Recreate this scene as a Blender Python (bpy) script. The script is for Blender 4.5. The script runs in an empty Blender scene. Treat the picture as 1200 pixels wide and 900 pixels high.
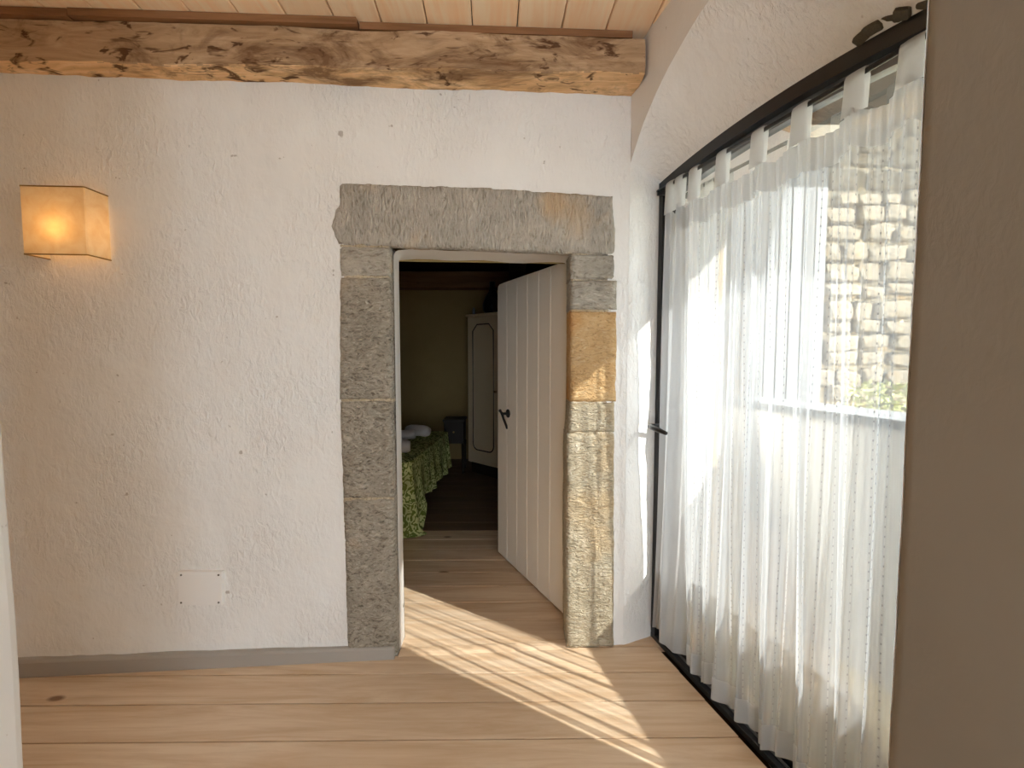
import bpy, math, random
from mathutils import Vector, Matrix, noise
random.seed(7)
sc = bpy.context.scene
col = sc.collection
R = math.radians

# ------------------------------------------------------------------ camera
cam_d = bpy.data.cameras.new('camera')
cam_d.sensor_width = 36.0
cam_d.lens = 540.0 / 1200.0 * 36.0
cam_d.clip_start = 0.02
cam = bpy.data.objects.new('camera', cam_d)
col.objects.link(cam)
cam.location = (0, 0, 1.40)
cam.rotation_euler = (R(90 - 3.5), 0, 0)
sc.camera = cam

# ------------------------------------------------------------------ sky, sun, exposure
world = bpy.data.worlds.new('sky')
sc.world = world
world.use_nodes = True
wn = world.node_tree
wn.nodes.clear()
w_out = wn.nodes.new('ShaderNodeOutputWorld')
w_bg = wn.nodes.new('ShaderNodeBackground')
w_sky = wn.nodes.new('ShaderNodeTexSky')
w_sky.sky_type = 'HOSEK_WILKIE'
w_sky.turbidity = 4.0
w_sky.ground_albedo = 0.45
SUN_AZ = Vector((0.84, -0.54, 0)).normalized()
ELEV = R(35.3)
to_sun = Vector((SUN_AZ.x * math.cos(ELEV), SUN_AZ.y * math.cos(ELEV), math.sin(ELEV)))
w_sky.sun_direction = to_sun
w_mix = wn.nodes.new('ShaderNodeMix')
w_mix.data_type = 'RGBA'
w_mix.inputs[0].default_value = 0.80
w_mix.inputs[7].default_value = (0.71, 0.855, 1.0, 1)
wn.links.new(w_sky.outputs[0], w_mix.inputs[6])
wn.links.new(w_mix.outputs[2], w_bg.inputs[0])
w_bg.inputs[1].default_value = 3.4
wn.links.new(w_bg.outputs[0], w_out.inputs[0])

sun_d = bpy.data.lights.new('sun', 'SUN')
sun_d.energy = 31.0
sun_d.angle = R(0.55)
sun_d.color = (1.0, 0.975, 0.945)
sun = bpy.data.objects.new('sun', sun_d)
col.objects.link(sun)
sun.rotation_euler = to_sun.to_track_quat('Z', 'Y').to_euler()
sun.location = (6, -4, 6)

vs = sc.view_settings
vs.view_transform = 'Standard'
vs.look = 'None'
vs.gamma = 1.0
vs.use_curve_mapping = False
vs.exposure = 1.08
sc.cycles.diffuse_bounces = 7
sc.cycles.max_bounces = 12
sc.cycles.transparent_max_bounces = 16


# ------------------------------------------------------------------ node helpers
def srgb(r, g, b):
    f = lambda c: ((c / 255) / 12.92) if c / 255 <= 0.04045 else (((c / 255) + 0.055) / 1.055) ** 2.4
    return (f(r), f(g), f(b), 1)


class NT:
    def __init__(s, name):
        s.m = bpy.data.materials.new(name)
        s.m.use_nodes = True
        s.t = s.m.node_tree
        s.b = s.t.nodes['Principled BSDF']
        s.out = s.t.nodes['Material Output']

    def n(s, kind, **kw):
        nd = s.t.nodes.new('ShaderNode' + kind)
        for k, v in kw.items():
            setattr(nd, k, v)
        return nd

    def l(s, a, b):
        s.t.links.new(a, b)

    def coords(s, scale=(1, 1, 1), which='Object', rand=False, rot=(0, 0, 0)):
        tc = s.n('TexCoord')
        mp = s.n('Mapping')
        mp.inputs['Scale'].default_value = scale
        mp.inputs['Rotation'].default_value = rot
        src = tc.outputs[which]
        if rand:
            oi = s.n('ObjectInfo')
            add = s.n('VectorMath', operation='ADD')
            mul = s.n('VectorMath', operation='SCALE')
            cmb = s.n('CombineXYZ')
            for i in range(3):
                s.l(oi.outputs['Random'], cmb.inputs[i])
            s.l(cmb.outputs[0], mul.inputs[0])
            mul.inputs['Scale'].default_value = 37.0
            s.l(src, add.inputs[0])
            s.l(mul.outputs[0], add.inputs[1])
            src = add.outputs[0]
        s.l(src, mp.inputs['Vector'])
        return mp.outputs[0]

    def noise(s, vec, scale, detail=4, rough=0.55, dist=0.0):
        nd = s.n('TexNoise')
        nd.inputs['Scale'].default_value = scale
        nd.inputs['Detail'].default_value = detail
        nd.inputs['Roughness'].default_value = rough
        nd.inputs['Distortion'].default_value = dist
        s.l(vec, nd.inputs['Vector'])
        return nd.outputs['Fac']

    def ramp(s, fac, stops, interp='LINEAR'):
        r = s.n('ValToRGB')
        r.color_ramp.interpolation = interp
        els = r.color_ramp.elements
        while len(els) < len(stops):
            els.new(0.5)
        for e, (p, c) in zip(els, stops):
            e.position = p
            e.color = c if len(c) == 4 else (c[0], c[1], c[2], 1)
        s.l(fac, r.inputs['Fac'])
        return r.outputs['Color']

    def mix(s, fac, a, b, mode='MIX'):
        m = s.n('Mix', data_type='RGBA', blend_type=mode)
        if isinstance(fac, (int, float)):
            m.inputs[0].default_value = fac
        else:
            s.l(fac, m.inputs[0])
        for i, v in ((6, a), (7, b)):
            if isinstance(v, tuple):
                m.inputs[i].default_value = v
            else:
                s.l(v, m.inputs[i])
        return m.outputs[2]

    def math(s, op, a, b=None, clamp=False):
        m = s.n('Math', operation=op, use_clamp=clamp)
        for i, v in ((0, a), (1, b)):
            if v is None:
                continue
            if isinstance(v, (int, float)):
                m.inputs[i].default_value = v
            else:
                s.l(v, m.inputs[i])
        return m.outputs[0]

    def bump(s, h, strength=0.5, dist=0.01, prev=None):
        b = s.n('Bump')
        b.inputs['Strength'].default_value = strength
        b.inputs['Distance'].default_value = dist
        s.l(h, b.inputs['Height'])
        if prev is not None:
            s.l(prev, b.inputs['Normal'])
        s.l(b.outputs[0], s.b.inputs['Normal'])
        return b.outputs[0]

    def base(s, c, rough=0.8, spec=0.3):
        if isinstance(c, tuple):
            s.b.inputs['Base Color'].default_value = c
        else:
            s.l(c, s.b.inputs['Base Color'])
        s.b.inputs['Roughness'].default_value = rough
        s.b.inputs['Specular IOR Level'].default_value = spec
        return s.m


M = {}
G = lambda v: (v, v, v, 1)


def mat_plain(name, c, rough=0.7, spec=0.3, metal=0.0, bump=0.0, bscale=60):
    t = NT(name)
    m = t.base(c, rough, spec)
    t.b.inputs['Metallic'].default_value = metal
    if bump:
        t.bump(t.noise(t.coords(), bscale, 4), bump, 0.004)
    M[name] = m
    return m


def mat_plaster(name, c1, c2, b1=0.9, fine=1.0):
    t = NT(name)
    v = t.coords()
    big = t.noise(v, 1.3, 4, 0.6)
    colr = t.mix(t.ramp(big, [(0.35, G(0)), (0.7, G(1))]), c1, c2)
    sp = t.noise(v, 26, 2, 0.5)                            # small worn specks
    colr = t.mix(t.ramp(sp, [(0.735, G(0)), (0.77, G(0.55))]), colr, srgb(150, 130, 108))
    t.base(colr, 0.92, 0.15)
    n1 = t.bump(t.noise(v, 7, 4, 0.5, 0.2), b1 * 0.6, 0.02)
    vv = t.coords((1, 1, 0.5))
    mask = t.ramp(t.noise(v, 2.1, 3), [(0.40, G(0.12)), (0.62, G(1))])
    fh = t.mix(mask, G(0.5), t.noise(vv, 48, 4, 0.6, 0.5))
    t.bump(fh, fine, 0.014, n1)
    M[name] = t.m


mat_plaster('plaster', srgb(242, 239, 234), srgb(236, 231, 224))
mat_plaster('plaster_smooth', srgb(234, 230, 224), srgb(226, 220, 212), 0.25, 0.12)
mat_plaster('plaster_shaded', srgb(148, 138, 124), srgb(140, 130, 116), 0.25, 0.12)  # darker copy of the smooth plaster, shade put into the colour
mat_plaster('plaster_olive', srgb(172, 146, 98), srgb(158, 132, 86), 0.2, 0.1)


def mat_stone(name, cols, tool_scale=(1, 1, 1), strength=0.9, ochre=0.5, tool=30):
    t = NT(name)
    v = t.coords(rand=True)
    vt = t.coords(tool_scale, rand=True)
    h = t.noise(vt, tool, 3, 0.6, 2.2)                      # chisel strokes
    h2 = t.noise(vt, tool * 2.6, 3, 0.6, 1.0)
    hh = t.mix(0.4, h, h2)
    n1 = t.noise(v, 5, 5, 0.62, 0.4)
    c = t.ramp(n1, [(0.3, cols[0]), (0.55, cols[1]), (0.75, cols[2])])
    c = t.mix(t.ramp(hh, [(0.36, G(0.75)), (0.48, G(0))]), c, cols[3])     # dirt held in the strokes
    c = t.mix(t.ramp(hh, [(0.52, G(0)), (0.66, G(0.6))]), c, cols[4])
    oc = t.noise(v, 2.6, 3, 0.55)
    c = t.mix(t.ramp(oc, [(0.64 - 0.16 * ochre, G(0)), (0.78 - 0.16 * ochre, G(0.75))]), c, cols[5])
    t.base(c, 0.95, 0.1)
    t.bump(hh, strength, 0.03)
    M[name] = t.m


mat_stone('stone_lintel', [srgb(176, 168, 154), srgb(190, 180, 166), srgb(204, 194, 178), srgb(140, 130, 114), srgb(222, 212, 196), srgb(214, 180, 140)], (2.0, 1, 0.5), 1.0, 0.5, 20)
mat_stone('stone_grey', [srgb(166, 158, 144), srgb(180, 171, 156), srgb(196, 187, 170), srgb(128, 118, 104), srgb(216, 206, 188), srgb(210, 176, 136)], (0.7, 1, 1.6), 0.9, 0.3, 20)
mat_stone('stone_dark', [srgb(160, 150, 134), srgb(176, 165, 148), srgb(188, 177, 160), srgb(92, 82, 68), srgb(222, 211, 192), srgb(220, 186, 146)], (0.8, 1, 1.5), 1.0, 0.05, 25)
mat_stone('stone_tan', [srgb(180, 165, 138), srgb(192, 178, 152), srgb(204, 191, 168), srgb(142, 127, 102), srgb(220, 209, 188), srgb(206, 176, 134)], (0.7, 1, 1.7), 1.0, 0.3, 24)
mat_stone('stone_ochre', [srgb(206, 164, 112), srgb(216, 178, 128), srgb(222, 190, 146), srgb(168, 130, 88), srgb(230, 206, 166), srgb(216, 156, 94)], (0.7, 1, 1.7), 0.9, 0.4, 24)
mat_stone('mortar', [srgb(190, 172, 142), srgb(204, 188, 160), srgb(216, 202, 178), srgb(128, 110, 86), srgb(226, 214, 192), srgb(214, 176, 124)], (1, 1, 1), 0.6, 0.3, 40)
mat_stone('wall_stone', [srgb(116, 106, 88), srgb(104, 97, 86), srgb(126, 116, 96), srgb(66, 60, 50), srgb(138, 130, 112), srgb(122, 102, 76)], (1, 1, 1), 0.6, 0.3, 20)


def mat_wood(name, light, dark, knot, axis='X', grain=0.35, rough=0.6, knots=0.055, tint=0.12, spec=0.3, bmp=0.15):
    t = NT(name)
    st = (0.09, 1, 1) if axis == 'X' else (1, 0.09, 1)
    v = t.coords(st, rand=True)
    g1 = t.noise(v, 14, 5, 0.6, 1.2)
    g2 = t.noise(v, 60, 3, 0.6, 0.3)
    c = t.mix(t.ramp(g1, [(0.38, G(0)), (0.66, G(grain))]), light, dark)
    c = t.mix(t.ramp(g2, [(0.5, G(0)), (0.75, G(grain * 0.5))]), c, dark)
    oi = t.n('ObjectInfo')
    hv = t.n('HueSaturation')
    t.l(c, hv.inputs['Color'])
    t.l(t.math('ADD', t.math('MULTIPLY', oi.outputs['Random'], tint * 2), 1 - tint), hv.inputs['Value'])
    c = hv.outputs[0]
    ks = (0.5, 1, 1) if axis == 'X' else (1, 0.5, 1)
    vk = t.coords(ks, rand=True)
    vo = t.n('TexVoronoi')
    vo.inputs['Scale'].default_value = 3.6
    t.l(vk, vo.inputs['Vector'])
    kn = t.ramp(vo.outputs['Distance'], [(knots * 0.5, G(0.9)), (knots, G(0))])
    c = t.mix(kn, c, knot)
    t.base(c, rough, spec)
    t.bump(t.mix(0.5, g1, g2), bmp, 0.004)
    M[name] = t.m


mat_wood('floor_dark', srgb(120, 96, 74), srgb(96, 74, 56), srgb(60, 44, 32), 'X', 0.6, 0.5, 0.05, 0.05, 0.3)  # darker boards for the far part of the bedroom floor
mat_wood('floor_pine', srgb(230, 204, 174), srgb(206, 170, 132), srgb(120, 86, 58), 'X', 0.85, 0.40, 0.075, 0.05, 0.35)
mat_wood('ceiling_pine', srgb(255, 230, 198), srgb(250, 208, 164), srgb(160, 130, 104), 'Y', 0.8, 0.6, 0.06, 0.06)
mat_wood('strip_wood', srgb(150, 108, 74), srgb(118, 80, 50), srgb(84, 54, 34), 'X', 0.8, 0.7, 0.05, 0.05)


def mat_beam(name, k0, k1, k2):
    t = NT(name)
    v = t.coords((0.16, 1, 1))
    g = t.noise(v, 20, 6, 0.65, 1.4)
    c = t.ramp(g, [(0.3, k0), (0.5, k1), (0.72, k2)])
    v2 = t.coords((0.5, 1, 1.3))
    b = t.noise(v2, 5.5, 5, 0.7, 0.8)
    c = t.mix(t.ramp(b, [(0.47, G(0)), (0.64, G(0.85))]), c, srgb(112, 80, 54))
    b2 = t.noise(v2, 16, 3, 0.6, 1.0)
    c = t.mix(t.ramp(b2, [(0.58, G(0)), (0.66, G(0.9))]), c, srgb(84, 52, 30))
    b3 = t.noise(t.coords((0.06, 1, 1)), 60, 2, 0.5, 0.5)
    c = t.mix(t.ramp(b3, [(0.66, G(0)), (0.72, G(0.7))]), c, srgb(88, 58, 36))
    t.base(c, 0.85, 0.15)
    t.bump(t.mix(0.5, g, b2), 0.6, 0.012)
    M[name] = t.m


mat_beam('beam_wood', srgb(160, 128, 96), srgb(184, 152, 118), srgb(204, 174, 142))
mat_beam('beam_lit_underside', srgb(206, 162, 116), srgb(232, 190, 142), srgb(246, 212, 170))  # lighter copy of the beam wood, floor bounce painted into the colour
mat_plain('dark_gap', srgb(52, 36, 24), 0.95, 0.05)
mat_plain('baseboard_grey', srgb(168, 160, 150), 0.5, 0.35, bump=0.05)
mat_plain('baseboard_cap', srgb(206, 200, 190), 0.5, 0.35)
mat_plain('plate_white', srgb(242, 238, 232), 0.45, 0.4)
mat_plain('screw_metal', srgb(120, 112, 100), 0.5, 0.5, 0.6)
mat_plain('black_metal', srgb(24, 24, 25), 0.35, 0.5)
mat_plain('grey_metal', srgb(120, 122, 124), 0.35, 0.5, 0.5)
mat_plain('iron', srgb(28, 24, 22), 0.55, 0.4)
mat_plain('door_paint', srgb(250, 238, 220), 0.55, 0.3, bump=0.05, bscale=30)
mat_plain('wardrobe_paint', srgb(236, 212, 174), 0.55, 0.3)
mat_plain('wardrobe_line', srgb(70, 52, 36), 0.6, 0.2)
mat_plain('towel', srgb(214, 200, 190), 0.95, 0.1, bump=0.5, bscale=180)
mat_plain('dark_wood', srgb(46, 34, 26), 0.6, 0.3)
mat_plain('dark_ceramic', srgb(26, 24, 24), 0.35, 0.4)
mat_plain('terrace', srgb(168, 156, 130), 0.9, 0.1, bump=0.4, bscale=20)
mat_plain('house_render', srgb(182, 180, 176), 0.9, 0.1, bump=0.3, bscale=9)
mat_plain('dark_grey', srgb(96, 98, 100), 0.7, 0.2)
mat_plain('eave_dark', srgb(66, 64, 62), 0.8, 0.2)
mat_plain('fascia_ochre', srgb(222, 186, 138), 0.85, 0.1, bump=0.3, bscale=12)
mat_plain('shrub_leaf', srgb(120, 124, 78), 0.7, 0.2)
mat_plain('mattress_cloth', srgb(190, 184, 170), 0.9, 0.1)
mat_plain('brass', srgb(150, 120, 70), 0.35, 0.5, 0.8)


def mat_bedspread():
    t = NT('bedspread_cloth')
    v = t.coords()
    wv = t.n('TexWave', wave_type='RINGS')
    wv.inputs['Scale'].default_value = 8.0
    wv.inputs['Distortion'].default_value = 14.0
    wv.inputs['Detail'].default_value = 2.0
    wv.inputs['Detail Scale'].default_value = 2.2
    t.l(v, wv.inputs['Vector'])
    c = t.mix(t.ramp(wv.outputs['Fac'], [(0.42, G(0)), (0.55, G(1))]), srgb(110, 122, 56), srgb(206, 206, 140))
    n = t.noise(v, 5, 3)
    c = t.mix(t.ramp(n, [(0.45, G(0)), (0.7, G(0.5))]), c, srgb(118, 100, 44))
    t.base(c, 0.9, 0.1)
    M['bedspread_cloth'] = t.m


mat_bedspread()


def mat_glass():
    t = NT('pane_glass')
    t.t.nodes.remove(t.b)
    tr = t.n('BsdfTransparent')
    tr.inputs[0].default_value = (0.95, 0.97, 0.96, 1)
    gl = t.n('BsdfGlossy')
    gl.inputs['Roughness'].default_value = 0.02
    fr = t.n('Fresnel')
    fr.inputs['IOR'].default_value = 1.35
    mx = t.n('MixShader')
    t.l(t.math('MULTIPLY', fr.outputs[0], 0.8), mx.inputs[0])
    t.l(tr.outputs[0], mx.inputs[1])
    t.l(gl.outputs[0], mx.inputs[2])
    t.l(mx.outputs[0], t.out.inputs['Surface'])
    M['pane_glass'] = t.m


mat_glass()


def mat_sheer(name, trans, striped=True):
    """sheer woven cotton: open weave (transparent), thread (diffuse + translucent); stripes and stitches in the weave"""
    t = NT(name)
    t.t.nodes.remove(t.b)
    tc = t.n('TexCoord')
    sep = t.n('SeparateXYZ')
    t.l(tc.outputs['UV'], sep.inputs[0])
    u, v = sep.outputs[0], sep.outputs[1]
    colr = (0.64, 0.65, 0.66, 1)
    if striped:
        # fine woven bands of different openness
        cmb = t.n('CombineXYZ')
        t.l(u, cmb.inputs[0])
        bands = t.noise(cmb.outputs[0], 26, 3, 0.6)
        fac = t.math('ADD', t.math('MULTIPLY', t.math('SUBTRACT', bands, 0.5), 1.1), trans, True)
        fr = t.math('FRACT', t.math('DIVIDE', u, 0.042))
        line = t.math('LESS_THAN', t.math('ABSOLUTE', t.math('SUBTRACT', fr, 0.5)), 0.04)
        idx = t.math('FLOOR', t.math('DIVIDE', u, 0.042))
        frv = t.math('FRACT', t.math('ADD', t.math('DIVIDE', v, 0.026), t.math('MULTIPLY', idx, 0.377)))
        dash = t.math('LESS_THAN', frv, 0.22)
        st = t.math('MULTIPLY', line, dash)
        soft = t.math('MULTIPLY', line, 0.45)
        fac = t.math('MULTIPLY', fac, t.math('SUBTRACT', 1.0, t.math('MAXIMUM', st, soft)))
        c = t.mix(soft, colr, (0.58, 0.57, 0.56, 1))
        c = t.mix(st, c, (0.30, 0.30, 0.31, 1))
    else:
        fac = trans
        c = colr
    df = t.n('BsdfDiffuse')
    tl = t.n('BsdfTranslucent')
    for nd in (df, tl):
        if isinstance(c, tuple):
            nd.inputs[0].default_value = c
        else:
            t.l(c, nd.inputs[0])
    m1 = t.n('MixShader')
    m1.inputs[0].default_value = 0.42
    t.l(df.outputs[0], m1.inputs[1])
    t.l(tl.outputs[0], m1.inputs[2])
    tr = t.n('BsdfTransparent')
    m2 = t.n('MixShader')
    if isinstance(fac, (int, float)):
        m2.inputs[0].default_value = fac
    else:
        t.l(fac, m2.inputs[0])
    t.l(m1.outputs[0], m2.inputs[1])
    t.l(tr.outputs[0], m2.inputs[2])
    t.l(m2.outputs[0], t.out.inputs['Surface'])
    M[name] = t.m


mat_sheer('sheer', 0.45)
mat_sheer('sheer_hem', 0.16, False)


def mat_shade():
    t = NT('lamp_parchment')
    v = t.coords()
    n = t.noise(v, 16, 4, 0.6, 0.5)
    c = t.ramp(n, [(0.35, srgb(238, 214, 170)), (0.65, srgb(250, 234, 200))])
    t.t.nodes.remove(t.b)
    df = t.n('BsdfDiffuse')
    tl = t.n('BsdfTranslucent')
    t.l(c, df.inputs[0])
    t.l(c, tl.inputs[0])
    mx = t.n('MixShader')
    mx.inputs[0].default_value = 0.42
    t.l(df.outputs[0], mx.inputs[1])
    t.l(tl.outputs[0], mx.inputs[2])
    t.l(mx.outputs[0], t.out.inputs['Surface'])
    M['lamp_parchment'] = t.m
    t = NT('bulb_glow')
    t.b.inputs['Emission Color'].default_value = (1.0, 0.52, 0.16, 1)
    t.b.inputs['Emission Strength'].default_value = 5.0
    M['bulb_glow'] = t.m


mat_shade()


# ------------------------------------------------------------------ object helpers
def wloc(o):
    p = Vector((0, 0, 0))
    while o is not None:
        p += o.location
        o = o.parent
    return p


def mesh(name, verts, faces, mat, parent=None, smooth=False, origin=None, uvs=None):
    """one mesh object from world-space verts; its origin sits at the base of its own bounds"""
    vs_ = [Vector(v) for v in verts]
    if origin is None:
        mn = [min(v[i] for v in vs_) for i in range(3)]
        mx = [max(v[i] for v in vs_) for i in range(3)]
        origin = Vector(((mn[0] + mx[0]) / 2, (mn[1] + mx[1]) / 2, mn[2]))
    origin = Vector(origin)
    me = bpy.data.meshes.new(name)
    me.from_pydata([v - origin for v in vs_], [], faces)
    if uvs is not None:
        ul = me.uv_layers.new(name='UVMap')
        for lp in me.loops:
            ul.data[lp.index].uv = uvs[lp.vertex_index]
    if mat is not None:
        me.materials.append(M[mat])
    if smooth:
        me.polygons.foreach_set('use_smooth', [True] * len(me.polygons))
    me.update()
    o = bpy.data.objects.new(name, me)
    col.objects.link(o)
    if parent is not None:
        o.parent = parent
        o.location = origin - wloc(parent)
    else:
        o.location = origin
    return o


def tag(o, label=None, cat=None, group=None, kind=None):
    if label: o['label'] = label
    if cat: o['category'] = cat
    if group: o['group'] = group
    if kind: o['kind'] = kind
    return o


def thing(name, loc, label=None, cat=None, group=None, kind=None):
    o = bpy.data.objects.new(name, None)
    o.empty_display_size = 0.1
    col.objects.link(o)
    o.location = loc
    return tag(o, label, cat, group, kind)


class MB:
    """collects simple solids into one mesh part"""
    def __init__(s):
        s.v, s.f = [], []

    def add(s, v, f):
        o = len(s.v)
        s.v += [Vector(p) for p in v]
        s.f += [tuple(i + o for i in q) for q in f]
        return s

    def box(s, lo, hi, mtx=None, bev=0.0):
        (x0, y0, z0), (x1, y1, z1) = lo, hi
        if bev <= 0:
            v = [(x0, y0, z0), (x1, y0, z0), (x1, y1, z0), (x0, y1, z0), (x0, y0, z1), (x1, y0, z1), (x1, y1, z1), (x0, y1, z1)]
            f = [(0, 3, 2, 1), (4, 5, 6, 7), (0, 1, 5, 4), (1, 2, 6, 5), (2, 3, 7, 6), (3, 0, 4, 7)]
        else:
            import bmesh
            bm = bmesh.new()
            bmesh.ops.create_cube(bm, size=1)
            for p in bm.verts:
                p.co = ((x0 + x1) / 2 + p.co.x * (x1 - x0), (y0 + y1) / 2 + p.co.y * (y1 - y0), (z0 + z1) / 2 + p.co.z * (z1 - z0))
            bmesh.ops.bevel(bm, geom=bm.edges[:], offset=bev, segments=2, affect='EDGES', profile=0.5)
            bm.verts.index_update()
            v = [p.co.copy() for p in bm.verts]
            f = [tuple(q.index for q in fc.verts) for fc in bm.faces]
            bm.free()
        if mtx is not None:
            v = [mtx @ Vector(p) for p in v]
        return s.add(v, f)

    def tube(s, pts, r, n=10, cap=True):
        pts = [Vector(p) for p in pts]
        rs = r if isinstance(r, (list, tuple)) else [r] * len(pts)
        vv, ff = [], []
        up = Vector((0, 0, 1))
        for i, p in enumerate(pts):
            d = (pts[min(i + 1, len(pts) - 1)] - pts[max(i - 1, 0)]).normalized()
            a = d.cross(up)
            if a.length < 1e-3:
                a = d.cross(Vector((1, 0, 0)))
            a.normalize()
            b = d.cross(a)
            for k in range(n):
                t = 2 * math.pi * k / n
                vv.append(p + (a * math.cos(t) + b * math.sin(t)) * rs[i])
        for i in range(len(pts) - 1):
            for k in range(n):
                ff.append((i * n + k, i * n + (k + 1) % n, (i + 1) * n + (k + 1) % n, (i + 1) * n + k))
        if cap:
            ff.append(tuple(range(n - 1, -1, -1)))
            ff.append(tuple((len(pts) - 1) * n + k for k in range(n)))
        return s.add(vv, ff)

    def lathe(s, prof, c, n=20):
        vv, ff = [], []
        for (r, z) in prof:
            for k in range(n):
                t = 2 * math.pi * k / n
                vv.append((c[0] + r * math.cos(t), c[1] + r * math.sin(t), c[2] + z))
        m = len(prof)
        for i in range(m - 1):
            for k in range(n):
                ff.append((i * n + k, i * n + (k + 1) % n, (i + 1) * n + (k + 1) % n, (i + 1) * n + k))
        ff.append(tuple(range(n - 1, -1, -1)))
        ff.append(tuple((m - 1) * n + k for k in range(n)))
        return s.add(vv, ff)

    def build(s, name, mat, parent=None, smooth=False, origin=None):
        return mesh(name, s.v, s.f, mat, parent, smooth, origin)


def grid_faces(nu, nv, o=0, flip=False):
    f = []
    for j in range(nv - 1):
        for i in range(nu - 1):
            a = o + j * nu + i
            q = (a, a + 1, a + nu + 1, a + nu)
            f.append(q[::-1] if flip else q)
    return f


def fbm(x, y, z, s, o=4):
    return noise.fractal(Vector((x * s, y * s, z * s)), 1.0, 2.1, o)


# ------------------------------------------------------------------ frames of reference of the place
WK, WY = 0.0769, 2.114
def wy(x): return WY + WK * x                       # plaster face of the back wall
def wall_pt(x, z, off=0.0): return Vector((x, wy(x) + off, z))
GS = 0.26
def gx(y, o=0.0): return 0.693 + (2.228 - y) * GS + o    # glazing line of the arched door (o > 0 is outside)
FS = 0.20
def fx(y): return 0.538 + (2.156 - y) * FS               # room face of the right wall
def head(y): return 2.252 - 0.13 * (y - 1.65) ** 2       # head of the glazed frame
CEIL = 2.745

# ------------------------------------------------------------------ floor
fl = thing('floor', (0, 1.5, 0), kind='structure')
MB().box((-3.4, -2.7, -0.09), (1.08, 6.4, -0.03)).box((1.08, -2.7, -0.09), (2.15, 0.2, -0.03)).build('subfloor', 'dark_gap', fl)
lines = [1.605, 1.787, 1.957]
while lines[0] > -2.5:
    lines.insert(0, lines[0] - 0.178)
lines += [2.135, 2.37, 2.545, 2.73]
while lines[-1] < 6.4:
    lines.append(lines[-1] + 0.18)
for a, b in zip(lines[:-1], lines[1:]):
    x0, x1 = -3.3, 1.55
    if b < 2.2:
        # planks stop at the glazed door
        pass
    g = 0.0028
    mb = MB()
    dz = random.uniform(-0.0012, 0.0012)
    pts = []
    nseg = 14
    top, bot = [], []
    xr_a = 2.1 if b < 0.15 else (gx(a, -0.02) if b < 2.3 else 0.98)
    xr_b = 2.1 if b < 0.15 else (gx(b, -0.02) if b < 2.3 else 0.98)
    sl = 0.011
    V, F = [], []
    bv = 0.0012
    prof = [(g, -0.03), (g, -bv), (g + bv, 0), (-(g + bv), 0), (-g, -bv), (-g, -0.03)]
    for (tx) in (0, 1):
        for k, (e, z) in enumerate(prof):
            yb = a if k < 3 else b
            xe = x0 if tx == 0 else (xr_a if k < 3 else xr_b)
            V.append((xe, yb + e + sl * xe, z + dz))
    for k in range(5):
        F.append((k, k + 1, k + 7, k + 6))
    F += [(0, 1, 2, 3, 4, 5)[::-1], (6, 7, 8, 9, 10, 11)]
    mesh('plank', V, [q[::-1] for q in F], 'floor_pine' if a < 3.6 else 'floor_dark', fl)

# threshold: uneven worn edge where the boards of the two rooms meet
nu, nv = 60, 5
V = []
for j in range(nv):
    for i in range(nu):
        u = i / (nu - 1); v = j / (nv - 1)
        x = -0.53 + u * 0.80
        y = wy(x) - 0.012 + v * 0.075 + (0.010 * fbm(x, 3.1, 0, 9) if j in (0, nv - 1) else 0)
        z = 0.0015 + (0.004 + 0.0035 * fbm(x, y, 2.2, 14)) * (1 if 0 < j < nv - 1 else -0.6)
        V.append((x, y, z))
tag(mesh('trim_1', V, grid_faces(nu, nv), 'floor_pine', smooth=True), 'worn uneven wooden threshold strip in the stone doorway', kind='structure')

# ------------------------------------------------------------------ back wall (plaster with a doorway)
DX0, DX1, DZ = -0.735, 0.445, 2.10
xs = [-3.3 + i * 0.02 for i in range(192)] + [0.5402]
zs = [i * 0.02 for i in range(int(CEIL / 0.02) + 2)]
def wall_relief(x, z):
    d = 0.011 * fbm(x, 0.3, z, 1.1, 3) + 0.006 * fbm(x, 1.7, z, 4.5, 4)
    m = max(0.0, min(1.0, 0.5 + 1.3 * fbm(x, 5.2, z, 0.9, 2)))
    d += 0.0042 * m * fbm(x, 2.9, z, 15, 3)
    # the plaster is trowelled flush with the stones and with the corner of the embrasure
    ex = max(-0.80 - x, x - 0.50, z - 2.17)
    k = max(0.0, min(1.0, 0.10 + ex / 0.22)) if ex > -0.02 else 0.10
    k *= max(0.0, min(1.0, (0.538 - x) / 0.05))
    return d * k
V = [wall_pt(x, z, wall_relief(x, z)) for z in zs for x in xs]
F = []
for j in range(len(zs) - 1):
    for i in range(len(xs) - 1):
        cx, cz = xs[i] + 0.01, zs[j] + 0.01
        if DX0 < cx < DX1 and cz < DZ:
            continue
        a = j * len(xs) + i
        F.append((a, a + 1, a + len(xs) + 1, a + len(xs)))
wb = thing('wall_back', (0, wy(0), 0), kind='structure')
mesh('plaster_face', V, F, 'plaster', wb, smooth=True)
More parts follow.
